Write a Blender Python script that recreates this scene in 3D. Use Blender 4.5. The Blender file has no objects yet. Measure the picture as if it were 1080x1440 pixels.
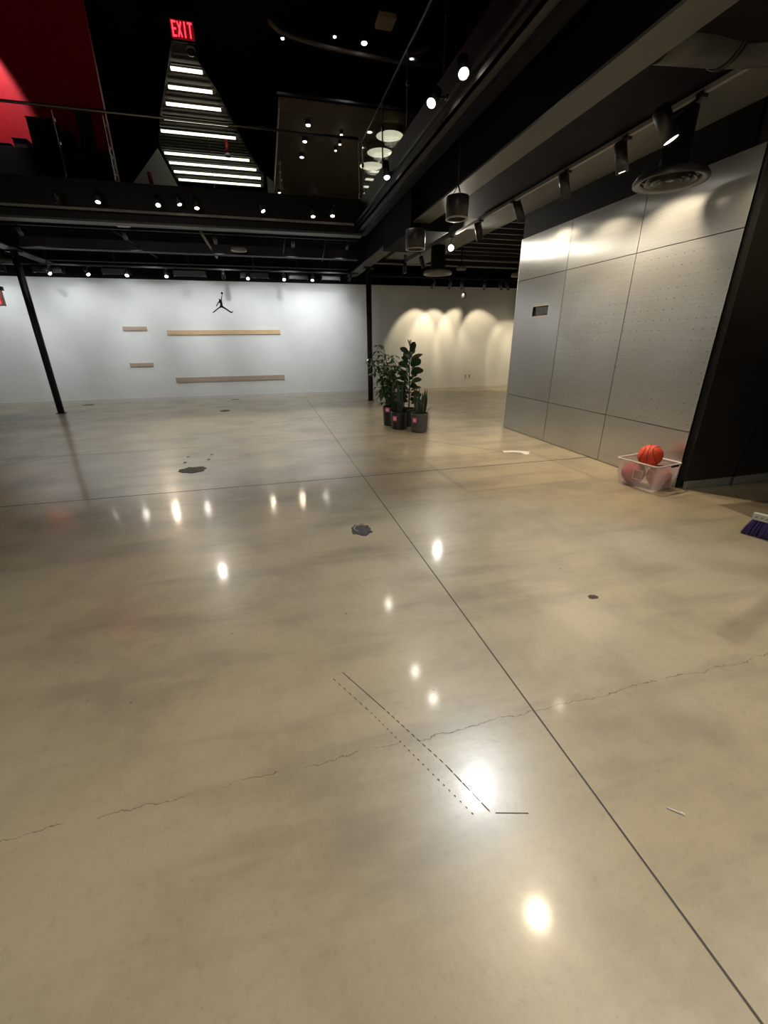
import bpy, bmesh, math, random
from mathutils import Vector, Matrix, noise
random.seed(11)
PI = math.pi
sc = bpy.context.scene
C = sc.collection

# ------------------------------------------------------------------ materials
def new_mat(name):
    m = bpy.data.materials.new(name); m.use_nodes = True
    nt = m.node_tree; b = nt.nodes['Principled BSDF']
    return m, nt, b

def mat(name, col, rough=.5, metal=0., spec=.5, var=.0, scale=8., bump=0., emit=None, estr=0., coat=0., aniso=0., alpha=None, vscale=(1, 1, 1)):
    m, nt, b = new_mat(name)
    b.inputs['Roughness'].default_value = rough
    b.inputs['Metallic'].default_value = metal
    b.inputs['Specular IOR Level'].default_value = spec
    b.inputs['Coat Weight'].default_value = coat
    b.inputs['Anisotropic'].default_value = aniso
    tc = nt.nodes.new('ShaderNodeTexCoord'); mp = nt.nodes.new('ShaderNodeMapping')
    mp.inputs['Scale'].default_value = vscale
    nz = nt.nodes.new('ShaderNodeTexNoise'); nz.inputs['Scale'].default_value = scale; nz.inputs['Detail'].default_value = 5
    nt.links.new(tc.outputs['Object'], mp.inputs['Vector']); nt.links.new(mp.outputs['Vector'], nz.inputs['Vector'])
    cr = nt.nodes.new('ShaderNodeMapRange')
    cr.inputs['From Min'].default_value = .3; cr.inputs['From Max'].default_value = .7
    cr.inputs['To Min'].default_value = 1 - var; cr.inputs['To Max'].default_value = 1 + var
    nt.links.new(nz.outputs['Fac'], cr.inputs['Value'])
    mx = nt.nodes.new('ShaderNodeVectorMath'); mx.operation = 'SCALE'
    mx.inputs[0].default_value = col[:3]
    nt.links.new(cr.outputs['Result'], mx.inputs['Scale']); nt.links.new(mx.outputs['Vector'], b.inputs['Base Color'])
    if bump:
        bp = nt.nodes.new('ShaderNodeBump'); bp.inputs['Strength'].default_value = bump; bp.inputs['Distance'].default_value = .01
        nt.links.new(nz.outputs['Fac'], bp.inputs['Height']); nt.links.new(bp.outputs['Normal'], b.inputs['Normal'])
    if emit:
        b.inputs['Emission Color'].default_value = (*emit, 1); b.inputs['Emission Strength'].default_value = estr
    return m

class N:
    """tiny helper to write shader maths"""
    def __init__(s, nt): s.nt = nt
    def m(s, op, a, b=None, c=None, clamp=False):
        n = s.nt.nodes.new('ShaderNodeMath'); n.operation = op; n.use_clamp = clamp
        for i, v in enumerate((a, b, c)):
            if v is None: continue
            if isinstance(v, (int, float)): n.inputs[i].default_value = v
            else: s.nt.links.new(v, n.inputs[i])
        return n.outputs[0]
    def noise(s, vec, scale, detail=4, rough=.5, dist=0.):
        n = s.nt.nodes.new('ShaderNodeTexNoise'); n.inputs['Scale'].default_value = scale; n.inputs['Detail'].default_value = detail
        n.inputs['Roughness'].default_value = rough; n.inputs['Distortion'].default_value = dist
        s.nt.links.new(vec, n.inputs['Vector']); return n.outputs['Fac']
    def ramp(s, v, a, b, lo=0., hi=1.):
        n = s.nt.nodes.new('ShaderNodeMapRange'); n.interpolation_type = 'SMOOTHSTEP'
        n.inputs['From Min'].default_value = a; n.inputs['From Max'].default_value = b
        n.inputs['To Min'].default_value = lo; n.inputs['To Max'].default_value = hi
        s.nt.links.new(v, n.inputs['Value']); return n.outputs[0]
    def mix(s, f, a, b):
        n = s.nt.nodes.new('ShaderNodeMix'); n.data_type = 'RGBA'
        for i, v in ((0, f), (6, a), (7, b)):
            if isinstance(v, (int, float)): n.inputs[i].default_value = v
            elif isinstance(v, tuple): n.inputs[i].default_value = (*v, 1)
            else: s.nt.links.new(v, n.inputs[i])
        return n.outputs[2]
    def map(s, vec, scale=(1, 1, 1), rot=(0, 0, 0)):
        n = s.nt.nodes.new('ShaderNodeMapping'); n.inputs['Scale'].default_value = scale; n.inputs['Rotation'].default_value = rot
        s.nt.links.new(vec, n.inputs['Vector']); return n.outputs[0]

def concrete():
    m, nt, b = new_mat('polished_concrete'); q = N(nt)
    tc = nt.nodes.new('ShaderNodeTexCoord'); v = tc.outputs['Object']
    sp = nt.nodes.new('ShaderNodeSeparateXYZ'); nt.links.new(v, sp.inputs[0]); x, y = sp.outputs[0], sp.outputs[1]
    big = q.noise(v, .32, 3, .55, .1); mid = q.noise(v, 1.5, 5, .6, .08); fine = q.noise(v, 26, 6, .65)
    grit = q.noise(v, 90, 3, .6); streak = q.noise(q.map(v, (.5, 2.6, 1), (0, 0, .5)), 1.3, 5, .6, .05)
    base = q.mix(q.ramp(big, .36, .66), (.475, .39, .255), (.44, .385, .275))
    base = q.mix(q.ramp(mid, .40, .72, 0, .68), base, (.27, .222, .155))
    base = q.mix(q.ramp(streak, .44, .74, 0, .6), base, (.225, .185, .135))
    base = q.mix(q.ramp(q.noise(v, .7, 4, .5, .05), .52, .78, 0, .6), base, (.55, .49, .37))
    base = q.mix(q.ramp(fine, .50, .80, 0, .28), base, (.20, .16, .11))
    base = q.mix(q.ramp(grit, .55, .80, 0, .22), base, (.13, .10, .07))
    # saw-cut control joints
    def line(coord, pos, w):
        d = q.m('ABSOLUTE', q.m('SUBTRACT', coord, pos)); return q.ramp(d, w * .6, w * 1.4, 1, 0)
    j = line(x, .97, .0042)
    j2 = line(y, 4.73, .011); j2 = q.m('MULTIPLY', j2, .9)
    j3 = q.m('MULTIPLY', line(y, 6.9, .010), .45)
    # wandering crack, parallel to the short joints
    wob = q.m('MULTIPLY', q.m('SUBTRACT', q.noise(v, 5.5, 8, .7), .5), .10)
    wobx = q.m('ADD', y, wob)
    cr = q.m('MULTIPLY', line(wobx, 1.155, .0016), q.ramp(q.noise(v, 7, 3), .38, .52, 0, .7))
    # curved scratch lines far left
    a45 = q.m('ADD', q.m('MULTIPLY', x, -.52), q.m('MULTIPLY', y, .85)); a45 = q.m('ADD', a45, q.m('MULTIPLY', q.noise(v, .8, 3), .25))
    sc1 = q.m('MULTIPLY', line(a45, 7.55, .012), .4)
    jj = q.m('MAXIMUM', q.m('MAXIMUM', j, j2), q.m('MAXIMUM', q.m('MAXIMUM', j3, cr), sc1))
    base = q.mix(jj, base, (.045, .035, .026))
    # old fixture footprints : darker rectangles with an outline of glue
    def rect(cx, cy, hx, hy, rot, soft=.03):
        mp = nt.nodes.new('ShaderNodeMapping'); mp.vector_type = 'TEXTURE'
        mp.inputs['Location'].default_value = (cx, cy, 0); mp.inputs['Rotation'].default_value = (0, 0, rot)
        nt.links.new(v, mp.inputs['Vector']); s2 = nt.nodes.new('ShaderNodeSeparateXYZ'); nt.links.new(mp.outputs[0], s2.inputs[0])
        ax = q.ramp(q.m('SUBTRACT', q.m('ABSOLUTE', s2.outputs[0]), hx), -soft, soft, 1, 0)
        ay = q.ramp(q.m('SUBTRACT', q.m('ABSOLUTE', s2.outputs[1]), hy), -soft, soft, 1, 0)
        return q.m('MULTIPLY', ax, ay)
    r1 = q.m('SUBTRACT', rect(2.75, 4.6, .85, .75, .02), rect(2.75, 4.6, .80, .70, .02))
    r2 = rect(4.85, 2.62, .75, .19, -.06, .02)
    r3 = rect(3.1, 1.55, .9, .06, .28, .03)
    r4 = rect(2.75, 5.9, 1.0, .03, -.9, .02)
    base = q.mix(q.m('MULTIPLY', r1, .35), base, (.13, .10, .07))
    base = q.mix(q.m('MULTIPLY', r2, .62), base, (.08, .06, .05))
    base = q.mix(q.m('MULTIPLY', r3, .3), base, (.10, .08, .06))
    base = q.mix(q.m('MULTIPLY', r4, .4), base, (.13, .10, .07))
    # specks and tiny scratches
    vo = nt.nodes.new('ShaderNodeTexVoronoi'); vo.inputs['Scale'].default_value = 4.5; nt.links.new(v, vo.inputs['Vector'])
    base = q.mix(q.ramp(vo.outputs['Distance'], .018, .032, .75, 0), base, (.07, .055, .04))
    nt.links.new(base, b.inputs['Base Color'])
    rg = q.m('ADD', q.ramp(q.m('ADD', q.m('MULTIPLY', mid, .5), q.m('MULTIPLY', big, .5)), .35, .65, .285, .37), q.m('MULTIPLY', jj, .4))
    nt.links.new(rg, b.inputs['Roughness'])
    b.inputs['Specular IOR Level'].default_value = .8; b.inputs['Coat Weight'].default_value = .34; b.inputs['Coat Roughness'].default_value = .1
    bp = nt.nodes.new('ShaderNodeBump'); bp.inputs['Strength'].default_value = .10; bp.inputs['Distance'].default_value = .004
    h = q.m('SUBTRACT', q.m('ADD', q.m('MULTIPLY', q.noise(v, 48, 4, .6), .6), q.m('MULTIPLY', q.noise(v, 9, 3), .8)), q.m('MULTIPLY', jj, 2.))
    nt.links.new(h, bp.inputs['Height']); nt.links.new(bp.outputs['Normal'], b.inputs['Normal'])
    return m

def brushed(name, dots=False, tone=1.):
    m, nt, b = new_mat(name); q = N(nt)
    tc = nt.nodes.new('ShaderNodeTexCoord'); v = tc.outputs['Object']
    sp = nt.nodes.new('ShaderNodeSeparateXYZ'); nt.links.new(v, sp.inputs[0]); y, z = sp.outputs[1], sp.outputs[2]
    st = q.noise(q.map(v, (1, 1.2, 160)), 2.0, 4, .6); cl = q.noise(v, 1.1, 3, .5, .4)
    col = q.mix(q.ramp(st, .3, .7), (.50 * tone, .50 * tone, .485 * tone), (.60 * tone, .60 * tone, .585 * tone))
    col = q.mix(q.ramp(cl, .45, .75, 0, .22), col, (.36, .35, .34))
    if dots:
        fy = q.m('SUBTRACT', q.m('FRACT', q.m('DIVIDE', q.m('ADD', y, 20.), .1016)), .5)
        fz = q.m('SUBTRACT', q.m('FRACT', q.m('DIVIDE', q.m('ADD', z, 20.), .1016)), .5)
        d = q.m('SQRT', q.m('ADD', q.m('POWER', fy, 2), q.m('POWER', q.m('MULTIPLY', fz, 1.9), 2)))
        dm = q.ramp(d, .06, .13, 1, 0)
        dm = q.m('MULTIPLY', dm, q.ramp(q.noise(v, 3.2, 3, .7), .38, .62, .22, .78))
        col = q.mix(dm, col, (.15, .145, .14))
    sm = q.ramp(q.noise(q.map(v, (1, 1.3, 2.4), (.5, 0, 0)), 3.3, 6, .75, 1.2), .70, .78, 0, .45)
    col = q.mix(sm, col, (.22, .215, .21))
    nt.links.new(col, b.inputs['Base Color'])
    b.inputs['Metallic'].default_value = .82
    nt.links.new(q.ramp(cl, .3, .7, .30, .42), b.inputs['Roughness'])
    b.inputs['Anisotropic'].default_value = .85
    tv = nt.nodes.new('ShaderNodeCombineXYZ'); tv.inputs[1].default_value = 1.; nt.links.new(tv.outputs[0], b.inputs['Tangent'])
    return m

def glass(name, tint=(.93, .96, .95), gl=.06):
    m, nt, b = new_mat(name)
    nt.nodes.remove(b); out = nt.nodes['Material Output']
    tr = nt.nodes.new('ShaderNodeBsdfTransparent'); tr.inputs['Color'].default_value = (*tint, 1)
    g = nt.nodes.new('ShaderNodeBsdfGlossy'); g.inputs['Roughness'].default_value = .03
    q = N(nt); ge = nt.nodes.new('ShaderNodeNewGeometry'); dp = nt.nodes.new('ShaderNodeVectorMath'); dp.operation = 'DOT_PRODUCT'
    nt.links.new(ge.outputs['Normal'], dp.inputs[0]); nt.links.new(ge.outputs['Incoming'], dp.inputs[1])
    fres = q.m('ADD', .03, q.m('MULTIPLY', .8, q.m('POWER', q.m('SUBTRACT', 1, q.m('ABSOLUTE', dp.outputs['Value'])), 5.)))
    nz = nt.nodes.new('ShaderNodeTexNoise'); nz.inputs['Scale'].default_value = 3
    mr = nt.nodes.new('ShaderNodeMapRange'); mr.inputs['To Min'].default_value = .0; mr.inputs['To Max'].default_value = .06
    nt.links.new(nz.outputs['Fac'], mr.inputs['Value']); nt.links.new(mr.outputs[0], g.inputs['Roughness'])
    mx = nt.nodes.new('ShaderNodeMixShader')
    nt.links.new(fres, mx.inputs[0]); nt.links.new(tr.outputs[0], mx.inputs[1]); nt.links.new(g.outputs[0], mx.inputs[2])
    nt.links.new(mx.outputs[0], out.inputs['Surface'])
    return m

def frosted(name):
    m, nt, b = new_mat(name); out = nt.nodes['Material Output']
    nz = nt.nodes.new('ShaderNodeTexNoise'); nz.inputs['Scale'].default_value = 12
    mr = nt.nodes.new('ShaderNodeMapRange'); mr.inputs['To Min'].default_value = .36; mr.inputs['To Max'].default_value = .46
    nt.links.new(nz.outputs['Fac'], mr.inputs['Value'])
    b.inputs['Base Color'].default_value = (.86, .82, .82, 1); b.inputs['Roughness'].default_value = .3
    tl = nt.nodes.new('ShaderNodeBsdfTranslucent'); tl.inputs['Color'].default_value = (.9, .86, .86, 1)
    tr = nt.nodes.new('ShaderNodeBsdfTransparent'); tr.inputs['Color'].default_value = (.97, .95, .95, 1)
    m1 = nt.nodes.new('ShaderNodeMixShader'); m1.inputs[0].default_value = .45
    nt.links.new(b.outputs[0], m1.inputs[1]); nt.links.new(tl.outputs[0], m1.inputs[2])
    m2 = nt.nodes.new('ShaderNodeMixShader')
    nt.links.new(mr.outputs[0], m2.inputs[0])
    nt.links.new(tr.outputs[0], m2.inputs[1]); nt.links.new(m1.outputs[0], m2.inputs[2])
    nt.links.new(m2.outputs[0], out.inputs['Surface'])
    return m

M = dict(
    floor=concrete(),
    white=mat('white_wall_paint', (.66, .665, .65), .55, var=.03, scale=2.2, bump=.03),
    base=mat('white_trim_paint', (.58, .57, .54), .4, var=.04),
    black=mat('black_ceiling_paint', (.0045, .0045, .005), .75, spec=.12, var=.15, scale=3),
    void=mat('black_upper_paint', (.006, .006, .006), .75, var=.2, scale=2),
    steel=mat('black_steel_paint', (.013, .013, .014), .45, spec=.3, var=.12, scale=5),
    beam=mat('grey_black_beam_paint', (.055, .054, .052), .45, var=.12, scale=4),
    soffit=mat('grey_board', (.105, .101, .090), .6, var=.08, scale=2.5),
    gloss=mat('glossy_black_wall', (.030, .028, .025), .34, spec=.5, var=.1, scale=3),
    greybase=mat('grey_baseboard', (.30, .30, .28), .45, var=.08, scale=6),
    panel=brushed('brushed_metal'),
    panel_dots=brushed('perforated_metal', True, 1.04),
    gap=mat('dark_recess', (.02, .02, .02), .8, var=.1),
    fixture=mat('matte_black_fixture', (.016, .016, .017), .38, var=.1, scale=10),
    chrome=mat('satin_chrome', (.6, .6, .58), .25, metal=1., var=.05),
    lens=mat('lit_lens', (.9, .9, .9), .3, emit=(1, .93, .80), estr=9.),
    lens_cool=mat('cool_lit_lens', (.9, .9, .9), .3, emit=(.95, .97, 1.), estr=10.),
    lens_off=mat('unlit_lens', (.05, .05, .05), .15, var=.1),
    ring=mat('grey_ring', (.26, .25, .235), .4, var=.06),
    diffuser=mat('charcoal_diffuser_paint', (.045, .044, .042), .4, var=.08),
    led=mat('led_tube', (.9, .9, .9), .4, emit=(1., .93, .74), estr=2.6),
    led_body=mat('white_fixture_body', (.6, .6, .62), .4, var=.05),
    ribbed=mat('grey_ribbed_ceiling', (.22, .21, .18), .7, var=.25, scale=5, vscale=(.4, 6, 1)),
    brown=mat('brown_soffit', (.42, .33, .22), .55, var=.10, scale=1.6),
    drum=mat('cream_diffuser', (.7, .66, .5), .5, emit=(1., .92, .68), estr=.95, var=.03),
    rail=mat('brushed_handrail', (.30, .30, .31), .3, metal=.9, var=.05),
    curve=mat('taupe_rail', (.22, .18, .15), .5, var=.06),
    glass=glass('balustrade_glass'),
    red=mat('red_wall_paint', (.62, .006, .026), .5, var=.08, scale=9),
    redpipe=mat('red_pipe_paint', (.35, .02, .02), .4, var=.08),
    exit_red=mat('exit_letters', (.8, .02, .02), .4, emit=(1., .035, .06), estr=2.6),
    exit_glow=mat('exit_face_red', (.12, .005, .008), .4, emit=(1., .03, .05), estr=.12),
    exit_white=mat('exit_face_white', (.75, .62, .6), .4, var=.02),
    tan=mat('tan_plastic', (.62, .50, .34), .5, var=.04),
    oak=mat('light_oak', (.55, .37, .20), .45, var=.16, scale=4, vscale=(1.2, 14, 14)),
    oak2=mat('grey_brown_wood', (.38, .29, .22), .5, var=.12, scale=4, vscale=(1.2, 14, 14)),
    emblem=mat('black_emblem', (.004, .004, .004), .8, spec=.1, var=.05),
    pot=mat('black_pot', (.017, .017, .018), .35, var=.1, scale=20),
    pot2=mat('charcoal_ribbed_pot', (.075, .070, .068), .6, var=.14, scale=16),
    soil=mat('dark_soil', (.03, .02, .014), .9, var=.5, scale=60, bump=.8),
    leaf=mat('green_leaf', (.035, .085, .022), .38, var=.45, scale=9),
    leaf2=mat('dark_green_leaf', (.028, .060, .022), .32, var=.35, scale=10),
    snake=mat('grey_green_leaf', (.035, .062, .040), .4, var=.35, scale=14, vscale=(1, 1, 2.2)),
    stem=mat('brown_stem', (.07, .045, .025), .7, var=.3, scale=30),
    pink=mat('pink_sticker', (.95, .16, .30), .5, var=.03),
    pinkw=mat('pale_sticker_print', (.95, .62, .70), .5, var=.03),
    ball=mat('orange_red_rubber', (.72, .065, .022), .55, var=.12, scale=160, bump=.35),
    ball2=mat('dull_red_rubber', (.50, .055, .065), .6, var=.10, scale=160, bump=.3),
    seam=mat('black_seam', (.02, .012, .01), .6, var=.1),
    tub=frosted('frosted_plastic'),
    purple=mat('purple_bristle', (.085, .060, .24), .55, var=.35, scale=60, vscale=(1, 1, .15)),
    broomw=mat('white_plastic', (.62, .62, .58), .4, var=.04),
    tar=mat('dark_patch', (.055, .047, .038), .75, var=.5, scale=24, bump=.6),
    tar2=mat('grey_patch', (.050, .048, .050), .55, var=.6, scale=30, bump=.6),
    chip=mat('white_chip', (.75, .74, .70), .6, var=.05),
    tape=mat('dark_glue_line', (.07, .055, .045), .7, var=.3, scale=40),
    screen=mat('dark_glass_box', (.035, .03, .03), .2, var=.2, scale=20),
)

# ------------------------------------------------------------------ mesh helpers
class MB:
    def __init__(s): s.bm = bmesh.new()
    def box(s, a, b, bev=0.):
        x0, y0, z0 = a; x1, y1, z1 = b
        vs = [s.bm.verts.new(p) for p in ((x0, y0, z0), (x1, y0, z0), (x1, y1, z0), (x0, y1, z0), (x0, y0, z1), (x1, y0, z1), (x1, y1, z1), (x0, y1, z1))]
        fs = [s.bm.faces.new([vs[i] for i in f]) for f in ((0, 3, 2, 1), (4, 5, 6, 7), (0, 1, 5, 4), (1, 2, 6, 5), (2, 3, 7, 6), (3, 0, 4, 7))]
        if bev:
            es = list({e for f in fs for e in f.edges})
            bmesh.ops.bevel(s.bm, geom=es, offset=bev, segments=2, affect='EDGES', profile=.6)
        return s
    def obox(s, c, ax, ay, az, h):
        c = Vector(c); ax, ay, az = [Vector(v).normalized() for v in (ax, ay, az)]
        vs = []
        for k in ((-1, -1, -1), (1, -1, -1), (1, 1, -1), (-1, 1, -1), (-1, -1, 1), (1, -1, 1), (1, 1, 1), (-1, 1, 1)):
            vs.append(s.bm.verts.new(c + ax * h[0] * k[0] + ay * h[1] * k[1] + az * h[2] * k[2]))
        for f in ((0, 3, 2, 1), (4, 5, 6, 7), (0, 1, 5, 4), (1, 2, 6, 5), (2, 3, 7, 6), (3, 0, 4, 7)): s.bm.faces.new([vs[i] for i in f])
        return s
    def lathe(s, origin, axis, prof, n=32, cap=True):
        """prof = [(r, t)] along axis from origin"""
        o = Vector(origin); a = Vector(axis).normalized()
        u = a.orthogonal().normalized(); w = a.cross(u)
        rings = []
        for r, t in prof:
            if r < 1e-6: rings.append([s.bm.verts.new(o + a * t)])
            else: rings.append([s.bm.verts.new(o + a * t + (u * math.cos(2 * PI * i / n) + w * math.sin(2 * PI * i / n)) * r) for i in range(n)])
        for A, B in zip(rings, rings[1:]):
            for i in range(n):
                j = (i + 1) % n
                if len(A) == 1 and len(B) > 1: f = s.bm.faces.new((A[0], B[j], B[i]))
                elif len(B) == 1 and len(A) > 1: f = s.bm.faces.new((A[i], A[j], B[0]))
                elif len(A) > 1: f = s.bm.faces.new((A[i], A[j], B[j], B[i]))
                else: continue
                f.smooth = True
        if cap:
            for R_ in (rings[0], rings[-1]):
                if len(R_) > 2:
                    try: s.bm.faces.new(R_)
                    except ValueError: pass
        return s
    def tube(s, pts, r, n=10):
        pts = [Vector(p) for p in pts]; rs = r if isinstance(r, (list, tuple)) else [r] * len(pts)
        prev = None; rings = []
        for i, p in enumerate(pts):
            t = ((pts[min(i + 1, len(pts) - 1)] - pts[max(i - 1, 0)])).normalized()
            u = t.orthogonal().normalized() if prev is None else (prev - t * prev.dot(t)).normalized()
            prev = u; w = t.cross(u)
            rings.append([s.bm.verts.new(p + (u * math.cos(2 * PI * k / n) + w * math.sin(2 * PI * k / n)) * rs[i]) for k in range(n)])
        for A, B in zip(rings, rings[1:]):
            for k in range(n):
                f = s.bm.faces.new((A[k], A[(k + 1) % n], B[(k + 1) % n], B[k])); f.smooth = True
        s.bm.faces.new(rings[0]); s.bm.faces.new(rings[-1])
        return s
    def prism(s, pts, off):
        """closed outline extruded by vector off"""
        off = Vector(off)
        A = [s.bm.verts.new(Vector(p)) for p in pts]; B = [s.bm.verts.new(Vector(p) + off) for p in pts]
        s.bm.faces.new(A); s.bm.faces.new(B[::-1])
        for i in range(len(A)):
            j = (i + 1) % len(A); s.bm.faces.new((A[j], A[i], B[i], B[j]))
        return s
    def blade(s, base, d, up, L, W, prof, bend=0., fold=.15, segs=6, twist=0., thick=.0):
        """leaf: starts at base, runs along d and droops by bend; prof(t) is its half width"""
        d = Vector(d).normalized(); side = d.cross(Vector(up)).normalized(); nrm = side.cross(d).normalized()
        p = Vector(base); rows = []
        for i in range(segs + 1):
            t = i / segs
            wd = prof(t) * W * .5
            sd = (Matrix.Rotation(twist * t, 3, d) @ side)
            nn = sd.cross(d).normalized()
            rows.append((s.bm.verts.new(p - sd * wd + nn * wd * fold), s.bm.verts.new(p.copy()), s.bm.verts.new(p + sd * wd + nn * wd * fold)))
            d = (d + Vector((0, 0, -1)) * bend / segs).normalized(); p = p + d * L / segs
        for A, B in zip(rows, rows[1:]):
            for k in (0, 1):
                f = s.bm.faces.new((A[k], A[k + 1], B[k + 1], B[k])); f.smooth = True
        return s
    def build(s, name, m, parent=None):
        bmesh.ops.recalc_face_normals(s.bm, faces=s.bm.faces[:])
        if parent is not None: bmesh.ops.translate(s.bm, verts=s.bm.verts[:], vec=-parent_world(parent))
        me = bpy.data.meshes.new(name); s.bm.to_mesh(me); s.bm.free()
        me.materials.append(M[m] if isinstance(m, str) else m)
        o = bpy.data.objects.new(name, me); C.objects.link(o)
        if parent is not None: o.parent = parent
        return o

def parent_world(o):
    v = Vector(o.location)
    while o.parent: o = o.parent; v += Vector(o.location)
    return v
def tag(o, label, cat, group=None, kind=None):
    if label: o['label'] = label
    if cat: o['category'] = cat
    if group: o['group'] = group
    if kind: o['kind'] = kind
    return o
def thing(name, loc, label, cat, group=None):
    o = bpy.data.objects.new(name, None); C.objects.link(o); o.location = loc; o.empty_display_size = .1
    return tag(o, label, cat, group)
def struct(name, mb, m, label=None):
    o = mb.build(name, m); o['kind'] = 'structure'
    if label: o['label'] = label
    return o
def B(a, b, bev=0.): return MB().box(a, b, bev)

# ------------------------------------------------------------------ room shell
M['flange'] = mat('warm_grey_flange', (.062, .058, .049), .5, var=.12, scale=3)
struct('floor', B((-9.2, -6.2, -.2), (8.2, 13.5, 0)), 'floor')
struct('wall_back', B((-9.2, 13.3, 0), (8.0, 13.5, 3.02)), 'white')
struct('wall_back_upper', B((-9.2, 13.28, 3.02), (8.0, 13.5, 3.9)), 'black')
struct('wall_right', B((7.86, 7.03, 0), (8.06, 13.3, 3.02)), 'white')
struct('wall_right_upper', B((7.84, 7.03, 3.02), (8.06, 13.28, 3.9)), 'black')
struct('wall_left', B((-9.2, -6.2, 0), (-9.0, 13.3, 3.6)), 'white')
struct('wall_front', B((-9.0, -6.2, 0), (8.0, -6.0, 8.2)), 'black')
struct('wall_near_right', B((7.8, -6.0, 0), (8.0, 3.32, 3.9)), 'black')
struct('wall_black', B((4.20, 3.32, .085), (7.8, 3.50, 3.88)), 'gloss')
struct('baseboard_black_wall', B((4.215, 3.303, 0), (7.8, 3.34, .085), .004), 'greybase')
struct('baseboard_back', B((-9.0, 13.284, 0), (7.86, 13.3, .10), .003), 'base')
struct('baseboard_right', B((7.844, 7.03, 0), (7.86, 13.28, .10), .003), 'base')
struct('wall_metal_core', B((4.185, 3.375, 0), (7.86, 7.03, 2.999)), 'gap')
struct('wall_metal_end', B((4.154, 7.031, 0), (7.84, 7.045, 3.0)), 'white')
struct('wall_above_metal', B((4.166, 3.51, 3.0), (7.84, 7.03, 3.88)), 'black')
# first-floor ceiling deck (also the floor slab of the level above) around the open void
struct('ceiling', B((2.32, -6.0, 3.9), (8.2, 13.5, 4.2)), 'black')
struct('ceiling_far', B((-9.2, 10.32, 3.9), (2.32, 13.5, 4.2)), 'black')
# fascias of the void
f = MB(); f.box((-9.0, 10.2, 3.60), (2.2, 10.32, 4.22)); struct('trim_1', f, 'steel', 'black fascia across the far edge of the open void')
f = MB(); f.box((2.2, -6.0, 3.60), (2.32, 10.32, 4.22)); struct('trim_2', f, 'steel', 'dark fascia down the right edge of the open void')
f = MB(); f.box((-9.0, 10.10, 3.565), (2.2, 10.34, 3.60)); struct('trim_3', f, 'flange', 'grey ledge under the far fascia')
f = MB(); f.box((2.10, -6.0, 3.66), (2.2, 10.19, 3.69)); f.box((2.10, -6.0, 3.66), (2.12, 10.19, 3.74)); struct('trim_4', f, 'beam', 'grey ledge along the right fascia')
# steel
def ibeam_y(name, x, y0, y1, zb, zt, w, m='beam', m2='steel'):
    b = MB(); b.box((x - w / 2, y0, zb), (x + w / 2, y1, zb + .022)); b.box((x - .008, y0, zb), (x + .008, y1, zt)); b.box((x - w / 2, y0, zt - .022), (x + w / 2, y1, zt))
    return struct(name, b, m)
def ibeam_flange(name, x, y0, y1, zb, zt, w, m):
    b = MB(); b.box((x - .008, y0, zb + .022), (x + .008, y1, zt)); b.box((x - w / 2, y0, zt - .022), (x + w / 2, y1, zt)); o = struct(name, b, 'black')
    MB().box((x - w / 2, y0, zb), (x + w / 2, y1, zb + .022)).build('bottom_flange', m, o); return o
def ibeam_x(name, y, x0, x1, zb, zt, w, m='steel'):
    b = MB(); b.box((x0, y - w / 2, zb), (x1, y + w / 2, zb + .022)); b.box((x0, y - .008, zb), (x1, y + .008, zt)); b.box((x0, y - w / 2, zt - .022), (x1, y + w / 2, zt))
    return struct(name, b, m)
ibeam_flange('steel_beam', 2.54, -5.9, 13.27, 3.2, 3.9, .275, 'flange')
ibeam_flange('steel_beam', -4.8, 10.36, 13.27, 3.28, 3.9, .26, 'beam')
ibeam_x('steel_beam', 11.55, -4.65, 2.38, 3.34, 3.9, .2)
ibeam_x('steel_beam', 11.75, 2.70, 7.8, 3.32, 3.9, .22, 'beam')
ibeam_x('steel_beam', 12.75, -4.65, 2.38, 3.30, 3.9, .16)
for i in range(4):
    b = MB(); b.box((-8.9, 10.62 + i * .3, 3.62), (2.3, 10.66 + i * .3, 3.9)); struct('ceiling_joist', b, 'steel')
for i in range(10):
    y = 7.35 + i * .44
    b = MB(); b.box((4.2, y, 3.52), (7.8, y + .05, 3.9)); struct('ceiling_joist', b, 'beam')
# casing around the beam, side duct, light soffit
struct('beam_casing', B((2.36, 7.3, 3.10), (3.0, 9.0, 3.88), .01), 'black')
struct('soffit', B((3.58, -5.9, 3.32), (4.14, 11.6, 3.5)), 'soffit')
struct('soffit_side', B((2.72, -5.9, 3.30), (3.56, 7.28, 3.88)), 'black')
struct('soffit_far', B((3.1, 9.3, 3.40), (3.56, 11.6, 3.5)), 'soffit')
# upper room
struct('ceiling_upper', B((-9.2, -6.2, 8.0), (8.2, 24.2, 8.2)), 'void')
struct('wall_upper_left', B((-9.4, -6.2, 3.6), (-9.2, 24.2, 8.0)), 'void')
struct('wall_upper_right', B((8.2, -6.2, 4.2), (8.4, 24.2, 8.0)), 'void')
struct('wall_upper_far', B((-9.2, 24.0, 4.2), (8.2, 24.2, 8.0)), 'void')
struct('floor_upper_far', B((-9.2, 13.5, 4.0), (8.2, 24.0, 4.2)), 'beam')
struct('wall_upper_red', B((-9.1, 12.0, 4.2), (-2.68, 12.12, 7.98)), 'red')
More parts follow.
